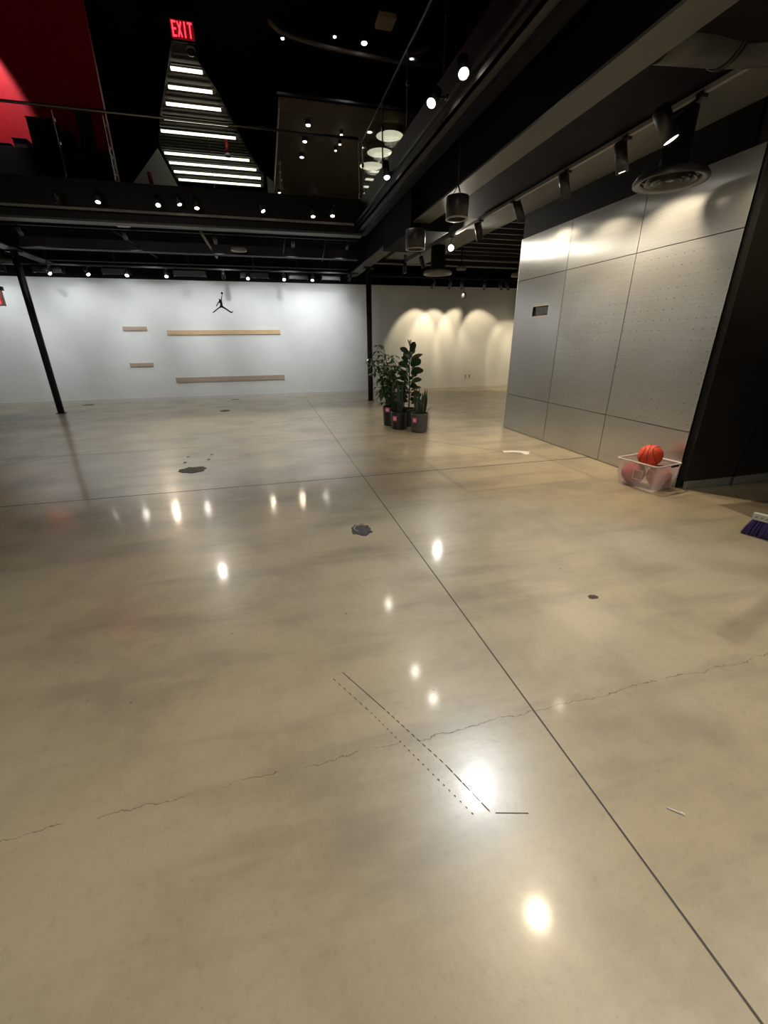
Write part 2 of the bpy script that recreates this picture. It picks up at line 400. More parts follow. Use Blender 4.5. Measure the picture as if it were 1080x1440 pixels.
# LED corridor ceiling : fan of ribbed grey board
led = [(-1.48, -.79, 13.73), (-1.69, -.66, 14.57), (-1.91, -.53, 15.44), (-2.14, -.42, 16.30), (-2.39, -.25, 17.15), (-2.63, .10, 18.85), (-2.64, .32, 19.69), (-2.64, .47, 20.55), (-2.63, .46, 21.40)]
out = [(-1.30, 12.9, 7.5), (-.98, 12.9, 7.5), (-.55, 14.6, 7.5), (-.25, 16.3, 7.5), (.15, 18.5, 7.5), (.62, 20.55, 7.5), (.62, 21.9, 7.5), (-2.75, 21.9, 7.5), (-2.7, 18.4, 7.5), (-2.2, 16.2, 7.5)]
r = MB().prism(out, (0, 0, .05))
for i in range(40):
    y = 13.2 + i * .22
    t = min(1, (y - 12.9) / 7.6); xl = max(-2.68, -1.28 - .27 * (y - 13.0)); xr = -.92 + (y - 13.0) * .195
    r.box((xl, y, 7.475), (min(xr, .58), y + .07, 7.5))
struct('ceiling_upper_ribbed', r, 'ribbed')
for i, (x0, x1, y) in enumerate(led):
    where = ['narrowest of the lit tubes, highest in the photo', 'second lit tube down from the exit sign', 'third lit tube down from the exit sign', 'fourth lit tube down, crossing the handrail line', 'fifth lit tube down, just under the handrail',
             'first lit tube below the gap with the red pipe', 'third lit tube from the slab edge', 'second lit tube from the slab edge', 'lowest lit tube, just above the slab edge'][i]
    t = thing('led_tube_light', ((x0 + x1) / 2, y, 7.46), where, 'ceiling light', 'tube lights on the upper ceiling')
    MB().lathe((x0, y, 7.425), (1, 0, 0), [(.035, 0), (.035, x1 - x0)], 12).build('tube', 'led', t)
    MB().box((x0, y - .04, 7.455), (x1, y + .04, 7.475)).build('fixture_body', 'fixture', t)
# white angled walls that catch the tube light
w1 = MB().prism([(-2.69, 18, 7.27), (-3.70, 18, 6.2), (-2.22, 18, 6.2)], (0, .05, 0)); struct('wall_upper_wedge', w1, 'white')
w2 = MB().prism([(.62, 18, 6.78), (.62, 18, 6.1), (1.55, 18, 6.1)], (0, .05, 0)); struct('wall_upper_wedge_small', w2, 'white')
# brown soffit with drums
struct('ceiling_upper_brown', B((.84, 12.25, 6.3), (8.1, 21, 6.55)), 'brown')
struct('trim_5', B((.80, 12.17, 6.56), (8.1, 12.21, 6.60)), 'rail', 'thin grey edge trim of the brown upper ceiling')

# ------------------------------------------------------------------ glass balustrades
jx = [-8.9, -7.6, -6.3, -4.9, -3.08, -2.31, -.62, .62, 2.2]
txt = ['at far left, first beyond the frame edge', 'at far left beyond the left column', 'far left, in front of the brightest part of the red wall', 'in front of the red wall and its black shelving',
       'narrow pane before the right edge of the red wall', 'in front of the lit tube lights', 'between the tube lights and the brown ceiling', 'in front of the brown ceiling with drum lights']
for i in range(3, 8):
    a, b_ = jx[i], jx[i + 1]
    t = thing('glass_panel', ((a + b_) / 2, 10.21, 4.22), 'clear glass pane, far slab edge, ' + txt[i], 'glass panel', 'balustrade panes on the upper floor')
    B((a + .012, 10.20, 4.23), (b_ - .012, 10.213, 5.18)).build('pane', 'glass', t)
    e = MB(); e.box((b_ - .020, 10.196, 4.26), (b_ - .012, 10.216, 4.56 if i == 6 else 5.16))
    e.build('edge_strip', 'rail' if i != 4 else 'chrome', t)
    MB().box((b_ - .03, 10.185, 4.235), (b_ - .0125, 10.225, 4.30), .004).build('clamp', 'chrome', t)
t = MB().tube([(-8.9, 10.2, 5.21), (-2, 10.2, 5.21), (2.18, 10.2, 5.21)], .022, 12)
tag(t.build('handrail', 'rail'), 'long grey metal handrail on top of the far glass balustrade', 'handrail')
yy = [1.7, 3.06, 4.42, 5.79, 7.15, 8.52, 10.1]
for i in range(6):
    a, b_ = yy[i], yy[i + 1]
    d = ['above and nearest the camera', 'second from the camera', 'third from the camera', 'in the middle of the run', 'second from the far corner', 'at the far corner by the drum lights'][i]
    t = thing('glass_panel', (2.26, (a + b_) / 2, 4.22), 'clear glass pane, right slab edge, ' + d, 'glass panel', 'balustrade panes on the upper floor')
    B((2.225, a + .01, 4.23), (2.238, b_ - .01, 5.12)).build('pane', 'glass', t)
    B((2.220, b_ - .018, 4.24), (2.242, b_ - .0105, 5.11)).build('edge_strip', 'rail', t)
    B((2.221, a + .011, 5.105), (2.241, b_ - .02, 5.122)).build('top_edge', 'rail', t)
    MB().box((2.21, b_ - .05, 4.72), (2.255, b_ - .0185, 4.78), .004).build('clamp', 'chrome', t)

# ------------------------------------------------------------------ spot heads
KS = .17
def lamp(parent, loc, direc, power, color, ang, blend=.5, rad=.045, name='lamp'):
    l = bpy.data.lights.new(name, 'SPOT'); l.energy = power * KS; l.color = color; l.spot_size = math.radians(ang); l.spot_blend = blend; l.shadow_soft_size = rad
    o = bpy.data.objects.new(name, l); C.objects.link(o); o.parent = parent
    o.location = Vector(loc) - parent_world(parent)
    o.rotation_euler = Vector(direc).to_track_quat('-Z', 'Y').to_euler()
    return o
WARM = (1, .83, .58); NEUT = (1, .93, .80); COOL = (.90, .96, 1.)
def head(lens, direc, mount, label, power=0., color=NEUT, ang=60, lit=True, group=None, L=.24, R=.046, lensmat=None, blend=.5):
    lens = Vector(lens); d = Vector(direc).normalized(); mount = Vector(mount)
    t = thing('track_spotlight', mount, label, 'spotlight', group)
    MB().lathe(lens, -d, [(R * .82, .012), (R, 0), (R, L * .97), (R * .86, L), (0, L)], 20, cap=False).build('housing', 'fixture', t)
    MB().lathe(lens, -d, [(0, .010), (R * .84, .010), (R * .84, .014), (0, .014)], 20, cap=False).build('lens', lensmat or ('lens' if lit else 'lens_off'), t)
    mid = lens - d * L * .55
    side = (mount - mid)
    br = MB(); br.tube([mid + side.normalized() * R * .7, mid + side * .6, mount], .011, 8)
    br.box(mount - Vector((.03, .03, .02)), mount + Vector((.03, .03, .02)), .004); br.build('bracket', 'fixture', t)
    if lit and power: lamp(t, lens + d * .012, d, power, color, ang, blend, R * .8)
    return t

# lighting tracks
def track(a, b, label, w=.018, m='ring'):
    a, b = Vector(a), Vector(b); d = (b - a).normalized(); c = (a + b) / 2
    ob = MB().obox(c, d, d.cross(Vector((0, 0, 1))), (0, 0, 1), ((b - a).length / 2, w, w)).build('lighting_track', m)
    return tag(ob, label, 'lighting track')
track((-8.9, 10.065, 3.745), (2.02, 10.065, 3.745), 'long track rail along the far edge of the open void', .018, 'ring')
track((2.06, -5, 3.78), (2.06, 10.05, 3.78), 'track rail along the right edge of the open void', .018, 'fixture')
track((3.47, -4.5, 3.27), (3.47, 8.9, 3.27), 'track rail running in front of the brushed-metal wall', .018, 'ring')
track((-8.5, 12.3, 3.16), (2.55, 12.3, 3.16), 'track rail along the top of the white back wall, left part', .016, 'fixture')
track((2.8, 12.3, 3.12), (7.6, 12.3, 3.12), 'track rail along the top of the back wall, right of the middle column', .016, 'fixture')

# row A : on the far edge
G = 'spotlights along the far edge of the void'
rowA = [(-3.26, 3.77, (0, -.15, -1), 0, 'dim spotlight at the left end of the void-edge row, seen edge on'),
        (-2.62, 3.82, (.05, -.45, -.9), 420, 'lit spotlight below the red wall, alone on the void-edge track'),
        (-1.64, 3.83, (.10, -.60, -.8), 260, 'lit spotlight first of the group of three under the tube lights'),
        (-1.27, 3.86, (.25, -.30, -.9), 420, 'lit spotlight middle of the group of three under the tube lights'),
        (-.98, 3.82, (.10, -.40, -.9), 260, 'lit spotlight last of the group of three under the tube lights'),
        (.22, 3.84, (.40, -.40, -.8), 260, 'tilted spotlight on the void edge, right of the tube lights'),
        (1.17, 3.80, (0, -.35, -.9), 220, 'lit spotlight second from the inner corner of the void'),
        (1.56, 3.83, (-.05, -.40, -.9), 420, 'lit spotlight nearest the inner corner of the void')]
for x, z, d, p, lab in rowA:
    head((x, 9.93, z), d, (x, 10.05, z + .06), 'black ' + lab, p * 1.5, NEUT, 72, p > 0, G, L=.22)
# row B : right edge of the void
G = 'spotlights along the right edge of the void'
head((1.98, 7.3, 3.73), (-.02, -.42, -.9), (2.06, 7.35, 3.80), 'black lit spotlight on the right void edge, farthest one, hanging straight', 160, NEUT, 75, True, G, L=.24, R=.05)
head((1.93, 5.35, 3.80), (-.42, -.40, -.65), (2.06, 5.2, 3.80), 'black lit spotlight on the right void edge, swung out left on its arm', 120, NEUT, 80, True, G, L=.2, R=.055)
head((1.99, 4.66, 3.74), (-.15, -.55, -.7), (2.06, 4.78, 3.80), 'black lit spotlight on the right void edge, nearest one in the frame', 120, NEUT, 80, True, G, L=.2, R=.055)
for y, lab, p in ((3.14, 'first one overhead beyond the top of the frame', 1300), (1.85, 'second one overhead beyond the top of the frame', 650), (.3, 'above the camera', 800), (-1.6, 'behind the camera', 800)):
    head((2.0, y, 3.70), (-1.4, -2.2, -3.7) if y > 3 else ((-1.4, -1.3, -3.7) if y > 1 else (-.15, -.25, -1)), (2.06, y + .05, 3.79), 'black spotlight on the right void edge, ' + lab, p, COOL if y > 3 else (WARM if y > 1 else NEUT), 95, True, G, L=.2, R=.075 if y > 1 else .055)
# unseen track and heads added behind the camera to light the foreground floor
track((-8.9, -3.5, 3.9), (2.0, -3.5, 3.9), 'added unseen track rail behind the camera')
for x in (-6.0, -3.6, -1.2):
    head((x, -3.4, 3.72), (.10, .80, -.70), (x, -3.5, 3.9), 'added unseen black spotlight behind the camera aimed at the floor, %s' % {-6.0: 'left one', -3.6: 'middle one', -1.2: 'right one'}[x], 1500, NEUT, 95, True, 'added spotlights behind the camera', L=.2, R=.055)
# row C : over the back wall
G = 'spotlights over the white back wall'
rowC = [(-4.52, (.6, -.35, -.55), 120, 'leftmost, just right of the left column, turned sideways'), (-3.76, (.45, -.5, -.7), 200, 'second from the left column'),
        (-2.97, (.05, -.72, -.7), 330, 'third from the left column, very bright'), (-2.12, (.1, -.6, -.7), 240, 'fourth, above the long wooden strips'),
        (-.83, (0, 0, -1), 0, 'dark one pointing straight down above the jumping figure'), (-.26, (0, -.66, -.7), 280, 'right of the jumping figure'),
        (.62, (0, -.62, -.7), 280, 'second right of the jumping figure'), (1.33, (-.1, -.5, -.8), 200, 'next to last before the middle column')]
for x, d, p, lab in rowC:
    z = 2.965
    head((x, 12.27, z - (.02 if p == 0 else 0)), d, (x, 12.3, 3.15), ('black lit' if p else 'black unlit') + ' back-wall spotlight, ' + lab, p * (1.2 if p > 300 else .35), WARM if p > 250 else NEUT, 85, p > 0, G, L=.17, R=.045)
head((2.27, 12.2, 2.96), (-.35, 0, -.9), (2.33, 12.3, 3.15), 'black unlit back-wall spotlight beside the middle column', 0, NEUT, 60, False, G, L=.2, R=.035)
track((-8.5, 10.75, 3.60), (2.2, 10.75, 3.60), 'added track rail tucked under the far slab behind the void edge', .014, 'fixture')  # this track and its heads are added to light the back wall evenly
for x, lab in ((-6.3, 'beyond the left column'), (-4.3, 'right of the left column'), (-2.5, 'in line with the short wooden strips'), (-.8, 'in line with the jumping figure'), (.8, 'at the right end of the strips'), (2.0, 'by the inner corner')):
    head((x, 10.86, 3.45), (-.12 if x > 1.5 else 0,   .80, -.62), (x, 10.75, 3.60), 'added black wall-facing spotlight under the far slab, ' + lab, 900, (.93, .97, 1.), 62, True, 'added wall-facing spotlights under the far slab', L=.17, R=.04, blend=.9)
# row D : right of the middle column, warm scallops on the wall
rowD = [(4.62, (-.10, .62, -.80), 'first right of the middle column'), (5.12, (-.04, .62, -.80), 'second right of the middle column'), (5.50, (.25, .62, -.80), 'above the round hanging box'),
        (6.20, (.30, .60, -.80), 'fourth right of the middle column'), (6.75, (.5, .30, -.80), 'first of the cluster by the metal wall'), (6.98, (.6, .2, -.85), 'second of the cluster by the metal wall')]
for x, d, lab in rowD:
    head((x, 12.3, 2.86), d, (x + .03, 12.3, 3.10), 'black back-wall spotlight, ' + lab, 560, (1, .82, .54), 60, True, G, L=.22, R=.04, blend=.45)
head((7.36, 12.2, 2.95), (-.5, -.7, -.5), (7.36, 12.3, 3.1), 'small lit back-wall spotlight tucked at the metal wall edge', 60, WARM, 70, True, G, L=.15, R=.04)
# wall washers: long black boxes tight to the wall
wx = [(-6.4, -5.5), (-4.95, -4.35), (-3.55, -2.95), (-2.0, -1.25), (-.45, .25), (.75, 1.25), (1.6, 2.1)]
for i, (a, b_) in enumerate(wx):
    t = thing('wall_washer', ((a + b_) / 2, 12.55, 3.09), 'long black wall-washer box over the white wall, ' + ['beyond the left column', 'beside the left column', 'above the short wooden strips', 'left of the jumping figure', 'right of the jumping figure', 'above the right end of the long strips', 'nearest the middle column'][i], 'wall washer', 'wall washers over the back wall')
    MB().box((a, 12.50, 3.02), (b_, 12.53, 3.17)).box((a, 12.50, 3.145), (b_, 12.64, 3.17)).box((a, 12.50, 3.02), (a + .01, 12.64, 3.17)).box((b_ - .01, 12.50, 3.02), (b_, 12.64, 3.17)).build('housing', 'fixture', t)
    MB().box((a + .02, 12.53, 3.12), (b_ - .02, 12.62, 3.135)).build('diffuser', mat('washer_glow', (.8, .8, .8), .4, emit=(.93, .97, 1), estr=2.), t)
    MB().tube([((a + b_) / 2, 12.58, 3.17), ((a + b_) / 2, 12.58, 3.9)], .01, 8).build('hanger', 'fixture', t)
    l = bpy.data.lights.new('washer', 'AREA'); l.shape = 'RECTANGLE'; l.size = b_ - a; l.size_y = .08; l.energy = 8 * max(.8, (b_ - a)) ; l.color = COOL; l.spread = math.radians(165)
    o = bpy.data.objects.new('washer_lamp', l); C.objects.link(o); o.parent = t; o.location = Vector(((a + b_) / 2, 12.575, 3.11)) - Vector(t.location)
    o.rotation_euler = Vector((0, .22, -.97)).to_track_quat('-Z', 'Y').to_euler()
# row E : in front of the metal wall
G = 'spotlights in front of the metal wall'
rowE = [((3.52, 7.25, 3.0), (.28, .05, -.95), (3.47, 7.15, 3.25), 48, 'over the far column of metal sheets'), ((3.60, 6.15, 3.02), (.42, -.05, -.88), (3.47, 6.2, 3.25), 70, 'tilted strongly to the right'),
        ((3.52, 5.1, 3.01), (.30, .0, -.95), (3.47, 5.05, 3.25), 280, 'over the middle column of metal sheets'), ((3.52, 4.25, 3.0), (.26, -.05, -.95), (3.47, 4.2, 3.25), 420, 'near the round ceiling diffuser, hanging almost straight'),
        ((3.22, 3.40, 2.93), (.35, -.30, -.85), (3.47, 3.45, 3.25), 60, 'large lit one just above the round ceiling diffuser')]
for l_, d, mnt, p, lab in rowE:
    head(l_, d, mnt, 'black track spotlight on the metal-wall track, ' + lab, p * 2.6, WARM, 120, True, G, L=.25, R=.055 if p != 60 else .06, blend=.6)
head((3.42, 8.2, 3.06), (-.25, -.95, -.05), (3.47, 8.3, 3.25), 'bright track spotlight facing the camera behind the duct of the far diffuser', 420, NEUT, 172, True, G, L=.16, R=.06)
head((3.62, 10.2, 3.02), (.35, 0, -.95), (3.5, 10.2, 3.38), 'black track spotlight past the far round diffuser, tilted right', 120, WARM, 70, True, G, L=.25, R=.05)
head((3.42, 11.0, 3.02), (0, 0, -1), (3.42, 11.0, 3.38), 'small track spotlight straight down close to the middle column', 60, NEUT, 70, True, G, L=.22, R=.045)
head((3.46, 1.9, 3.0), (.55, .75, -.30), (3.47, 1.85, 3.25), 'added unseen spotlight on the metal-wall track, aimed at the black wall', 260, WARM, 56, True, G, L=.22, R=.05, blend=1.)  # unseen head added to brighten the upper part of the black wall
for y, lab in ((.75, 'overhead behind the broom'), (-1.2, 'behind the camera on the right')):
    head((3.42, y, 3.0), (-.1, -.1, -1), (3.47, y, 3.25), 'black spotlight on the metal-wall track, ' + lab, 150 if y < 1.5 else 60, NEUT, 90, True, G, L=.22, R=.05)

# upper floor spots
G = 'small lights on the upper floor ceiling'
tag(MB().tube([(.67, 10.77, 7.0), (.85, 10.98, 7), (1.1, 11.09, 7), (1.38, 11.12, 6.98), (1.81, 11.21, 6.98), (2.59, 11.27, 6.98), (3.33, 11.31, 6.98), (4.42, 11.22, 6.98)], .04, 10).build('curved_rail', 'curve'), 'curved taupe ceiling rail hanging high above the void', 'curved rail')
for i, (x, y, z, r_, lab) in enumerate([(.92, 11.05, 6.93, .03, 'small faint light left on the curved rail'), (1.93, 11.0, 7.05, .03, 'small round light above the middle of the curved rail'), (2.52, 10.99, 7.02, .055, 'bright teardrop light above the right of the curved rail')]):
    t = thing('ceiling_spot', (x, y, z), lab, 'ceiling spot', G)
    MB().lathe((x, y, z), (0, 0, 1), [(r_ * 1.25, 0), (r_ * 1.25, .12), (0, .12)], 16, cap=False).build('housing', 'fixture', t)
    MB().lathe((x, y, z - .01), (0, 0, 1), [(0, 0), (r_, .004), (r_, .02), (0, .02)], 16, cap=False).build('lens', 'lens_cool', t)
for i, (x, y, r_, lab) in enumerate([(1.49, 12.55, .05, 'brightest warm spot on the brown ceiling, nearest'), (1.49, 13.45, .05, 'middle of the three bright spots down the left of the brown ceiling'), (1.49, 14.45, .05, 'farthest of the three bright spots down the left of the brown ceiling'),
                                     (2.33, 12.85, .028, 'small faint spot under the handrail on the brown ceiling'), (2.38, 13.4, .028, 'small spot in the centre right of the brown ceiling'), (2.33, 13.8, .028, 'small spot below the centre right one on the brown ceiling'),
                                     (.98, 17.6, .035, 'tiny far spot low at the left of the brown ceiling'), (2.2, 17.9, .035, 'tiny far spot low in the middle of the brown ceiling')]):
    t = thing('ceiling_spot', (x, y, 6.30), lab, 'ceiling spot', G)
    MB().lathe((x, y, 6.22), (0, 0, 1), [(r_ * 1.3, 0), (r_ * 1.3, .08)], 16).build('housing', 'fixture', t)
    MB().lathe((x, y, 6.205), (0, 0, 1), [(0, 0), (r_, .004), (r_, .014), (0, .014)], 16, cap=False).build('lens', 'lens', t)
for i, (y, lab) in enumerate(((12.5, 'nearest of three'), (13.5, 'middle of three'), (14.45, 'farthest of three'))):
    t = thing('drum_light', (3.46, y, 6.30), 'round cream drum light under the brown upper ceiling, ' + lab, 'drum light', 'drum lights on the upper floor')
    MB().lathe((3.46, y, 6.16), (0, 0, 1), [(.345, 0), (.345, .14), (.33, .14), (.33, .0)], 40, cap=False).build('shade', 'brown', t)
    MB().lathe((3.46, y, 6.165), (0, 0, 1), [(0, 0), (.329, 0), (.329, .02), (0, .02)], 40, cap=False).build('diffuser', 'drum', t)
    lamp(t, (3.46, y, 6.15), (0, 0, -1), 700, (1, .9, .7), 160, .5, .2)
t = thing('ceiling_spot', (1.86, 13.45, 6.30), 'unlit round disc flush in the brown ceiling between the small spots', 'ceiling spot')
MB().lathe((1.86, 13.45, 6.28), (0, 0, 1), [(.1, 0), (.1, .02)], 20).build('disc', 'tan', t)
tag(B((2.62, 10.15, 7.0), (2.95, 10.5, 7.08), .01).build('ceiling_box', 'tan'), 'small tan rectangular box high over the void, right of the curved rail', 'ceiling box')
tag(MB().tube([(2.78, 10.32, 7.08), (2.78, 10.32, 8.0)], .012, 8).build('hanging_rod', 'fixture'), 'thin black rod carrying the tan box high over the void', 'rod')
tag(MB().tube([(2.6, 11.27, 7.0), (2.6, 11.27, 8.0)], .012, 8).build('hanging_rod', 'fixture'), 'thin black rod carrying the curved rail', 'rod')
tag(B((-2.52, 10.36, 3.575), (-2.30, 10.50, 3.60), .006).build('ceiling_box', 'tan'), 'small tan rectangular fixture under the far slab, above the short wooden strips', 'ceiling box')

# red wall lamp and black shelving in front of it
t = thing('track_spotlight', (-4.75, 11.2, 8.0), 'black spotlight above the red wall making the bright red pool', 'spotlight')
MB().lathe((-4.75, 11.2, 7.62), (0, .15, 1), [(.05, 0), (.06, 0), (.06, .25), (0, .27)], 16, cap=False).build('housing', 'fixture', t)
MB().tube([(-4.75, 11.24, 7.85), (-4.75, 11.2, 8.0)], .012, 8).build('bracket', 'fixture', t)
lamp(t, (-4.75, 11.2, 7.6), (-.08, .50, -1.25), 1900, (1, .80, .75), 52, .35, .05)
sil = [(-5.6, -4.72, 4.90, 11.55, 'low block at the left frame edge'), (-4.68, -4.32, 5.03, 11.5, 'low block left of the stepped block'), (-4.28, -4.05, 5.14, 11.55, 'stepped block left of the tallest one'), (-3.95, -3.52, 5.47, 11.5, 'square block standing tallest in the bright red pool'),
       (-3.49, -3.28, 5.31, 11.55, 'block right of the square tall one'), (-3.12, -2.93, 5.70, 11.6, 'slim tall post-like block near the right edge of the red wall'), (-2.92, -2.64, 5.04, 11.5, 'low block at the right edge of the red wall')]
for a, b_, z, y, lab in sil:
    t = thing('display_block', ((a + b_) / 2, y, 4.2), 'black ' + lab, 'display block', 'black blocks before the red wall')
    B((a, y, 4.2), (b_, y + .3, z), .01).build('body', 'gap', t)
    B((a - .008, y - .01, z), (b_ + .008, y + .31, z + .02), .004).build('top_board', 'fixture', t)
tag(B((-8.9, 11.42, 4.2), (-2.66, 11.48, 4.98), .005).build('low_partition', 'gap'), 'low black partition in front of the blocks and the red wall', 'partition')

# exit signs
def exit_letters(mb, x0, y, z0, w, h, t=.012, st=.22):
    lw = w / 4.45; gp = (w - 4 * lw) / 3; s = lw * st * 1.15
    x = x0; f = y; 
    mb.box((x, f, z0), (x + s, f + t, z0 + h)); [mb.box((x, f, z0 + q * (h - s)), (x + lw * .9, f + t, z0 + q * (h - s) + s)) for q in (0, .5, 1)]
    x += lw + gp
    for sg in (1, -1):
        dx = lw; a = math.atan2(h - s, (dx - s) * sg)
        mb.obox((x + lw / 2, f + t / 2, z0 + h / 2), (math.cos(a), 0, math.sin(a)), (0, 1, 0), (-math.sin(a), 0, math.cos(a)), (math.hypot(h, dx) / 2 - s * .3, t / 2, s / 2))
    x += lw + gp
    mb.box((x + lw / 2 - s / 2, f, z0), (x + lw / 2 + s / 2, f + t, z0 + h)); x += lw + gp
    mb.box((x + lw / 2 - s / 2, f, z0), (x + lw / 2 + s / 2, f + t, z0 + h)); mb.box((x, f, z0 + h - s), (x + lw, f + t, z0 + h))
    return mb
t = thing('exit_sign', (-.98, 12.1, 8.0), 'glowing red exit sign hanging high above the tube lights', 'exit sign')
B((-1.21, 12.10, 7.17), (-.74, 12.15, 7.50), .006).build('housing', 'fixture', t)
B((-1.19, 12.092, 7.19), (-.76, 12.10, 7.48)).build('face', 'exit_glow', t)
exit_letters(MB(), -1.165, 12.078, 7.22, .38, .235, .013, .25).build('lettering', 'exit_red', t)
MB().tube([(-.98, 12.12, 7.5), (-.98, 12.12, 8.0)], .012, 8).build('stem', 'fixture', t)
t = thing('security_camera', (-.93, 13.0, 7.5), 'small round dark camera under the upper ceiling below the exit sign', 'camera')
MB().lathe((-.93, 13.0, 7.36), (0, 0, 1), [(0, 0), (.05, .012), (.08, .05), (.085, .09)], 20, cap=False).build('dome', 'screen', t)
MB().lathe((-.93, 13.0, 7.45), (0, 0, 1), [(.1, 0), (.1, .05)], 20).build('mount', 'led_body', t)
t = thing('exit_sign', (-5.0, 11.0, 3.9), 'red exit sign cut by the left edge of the photo, beside the left column', 'exit sign')
B((-5.42, 11.0, 2.22), (-4.99, 11.04, 2.52), .006).build('housing', 'exit_white', t)
exit_letters(MB(), -5.39, 10.986, 2.26, .36, .21, .014, .25).build('lettering', 'exit_red', t)
B((-5.44, 10.985, 2.50), (-4.96, 11.06, 2.57), .006).build('top_bracket', 'fixture', t)
MB().tube([(-5.2, 11.02, 2.57), (-5.2, 11.02, 3.9)], .012, 8).build('stem', 'fixture', t)
# red sprinkler pipes
tag(MB().tube([(-2.98, 17.6, 6.2), (-3.0, 17.6, 6.35), (-3.01, 17.6, 6.5)], .06, 10).build('sprinkler_pipe', 'redpipe'), 'dark red pipe in front of the pale wedge left of the tube lights', 'pipe')
t = thing('sprinkler_pipe', (-.55, 17.4, 7.45), 'short red sprinkler drop with white head between the tube lights', 'pipe')
MB().tube([(-.55, 17.4, 7.45), (-.55, 17.4, 7.1)], .05, 10).build('pipe', 'redpipe', t)
MB().lathe((-.55, 17.4, 7.02), (0, 0, 1), [(.1, 0), (.1, .04), (.05, .09)], 14).build('sprinkler_head', 'led_body', t)

# ------------------------------------------------------------------ hanging things in the lower ceiling
def drum(x, y, z, r_, h, zt, label):
    t = thing('pendant_drum', (x, y, zt), label, 'pendant', 'black cylindrical pendants')
    MB().lathe((x, y, z), (0, 0, 1), [(r_ * .80, .03), (r_ * .80, .004), (r_, 0), (r_, h), (r_ * .95, h + .01), (0, h + .01)], 40, cap=False).build('body', 'fixture', t)
    MB().lathe((x, y, z - .004), (0, 0, 1), [(r_ * .82, .004), (r_ * .84, 0), (r_ * 1.01, 0), (r_ * 1.01, .014)], 40, cap=False).build('ring', 'ring', t)
    MB().lathe((x, y, z + .028), (0, 0, 1), [(0, 0), (r_ * .79, 0), (r_ * .79, .006), (0, .006)], 32, cap=False).build('grille', 'diffuser', t)
    c = MB()
    for k in range(3):
        a = 2 * PI * k / 3 + .4; c.tube([(x + r_ * .6 * math.cos(a), y + r_ * .6 * math.sin(a), z + h), (x, y, min(z + h + .12, zt - .02))], .005, 6)
    c.tube([(x, y, min(z + h + .12, zt - .02)), (x, y, zt)], .008, 8); c.build('cable', 'fixture', t)
    MB().lathe((x, y, zt - .05), (0, 0, 1), [(.05, 0), (.05, .05)], 16).build('canopy', 'fixture', t)
drum(2.40, 5.62, 2.87, .135, .22, 3.26 + .64, 'black cylindrical pendant with pale ring, nearer of two')
drum(2.40, 7.18, 2.82, .15, .25, 3.26 - .16, 'black cylindrical pendant with pale ring, farther of two by the column')
def diffuser(x, y, z, r_, ztop, neck, label, m='diffuser', cat='air diffuser'):
    t = thing('air_diffuser', (x, y, ztop), label, cat, 'round air diffusers')
    MB().lathe((x, y, z), (0, 0, 1), [(r_, .012), (r_ * .985, 0), (r_ * .80, .018), (r_ * .78, .05), (r_ * .9, .07), (r_, .03), (r_, .012)], 48, cap=False).build('outer_ring', m, t)
    c = MB()
    for k in (.68, .5, .32): c.lathe((x, y, z + .01), (0, 0, 1), [(r_ * k, 0), (r_ * (k - .12), .028), (r_ * (k - .11), .05), (r_ * (k + .01), .006), (r_ * k, 0)], 40, cap=False)
    c.lathe((x, y, z + .02), (0, 0, 1), [(0, 0), (r_ * .13, 0), (r_ * .1, .02), (0, .02)], 24, cap=False)
    c.build('cone', m, t)
    MB().lathe((x, y, z + .04), (0, 0, 1), [(neck * 1.15, 0), (neck, .06), (neck, ztop - z - .04)], 32).build('neck', 'steel', t)
diffuser(3.67, 3.80, 2.80, .30, 3.32, .11, 'large round charcoal ceiling diffuser in front of the top of the metal wall')
diffuser(3.66, 9.45, 2.90 - .1, .30, 3.32, .15, 'round grey ceiling diffuser on a fat black duct, over the floor past the plants', 'ring')
diffuser(6.05, 10.2, 2.92, .20, 3.52, .06, 'round pale diffuser half hidden behind the far edge of the metal wall', 'ring')
diffuser(4.55, 10.25, 3.02, .11, 3.9, .012, 'small pale round ceiling disc between the far joists and the metal wall', 'ring', 'ceiling disc')
diffuser(-.36, 11.1, 3.36, .17, 3.9, .05, 'round dark ceiling disc above and right of the jumping figure', 'ring', 'ceiling disc')
diffuser(-5.3, 12.1, 3.14, .33, 3.9, .1, 'round dark ceiling diffuser left of the left column', 'diffuser')
# small hanging speaker on back wall corner
t = thing('hanging_box', (5.67, 12.5, 3.88), 'small dark round box hanging under the row of spotlights right of the column', 'hanging speaker')
MB().lathe((5.67, 12.5, 2.62), (0, 0, 1), [(0, 0), (.05, .01), (.07, .06), (.07, .13), (.04, .17), (0, .18)], 20, cap=False).build('body', 'fixture', t)
MB().tube([(5.67, 12.5, 2.8), (5.67, 12.5, 3.88)], .006, 6).build('cable', 'fixture', t)
# round duct with elbow
t = thing('round_duct', (3.0, 3.35, 3.6), 'dark round ventilation duct with an elbow near the top right of the frame', 'duct')
MB().tube([(2.72, 3.12, 3.36), (3.0, 3.1, 3.38), (3.3, 3.1, 3.40), (3.52, 3.02, 3.40), (3.64, 2.82, 3.40)], [.15, .16, .16, .165, .17], 24).build('pipe', 'beam', t)
MB().lathe((3.22, 3.1, 3.395), (1, 0, .02), [(.168, 0), (.175, .01), (.175, .03), (.168, .04)], 24).build('collar', 'steel', t)
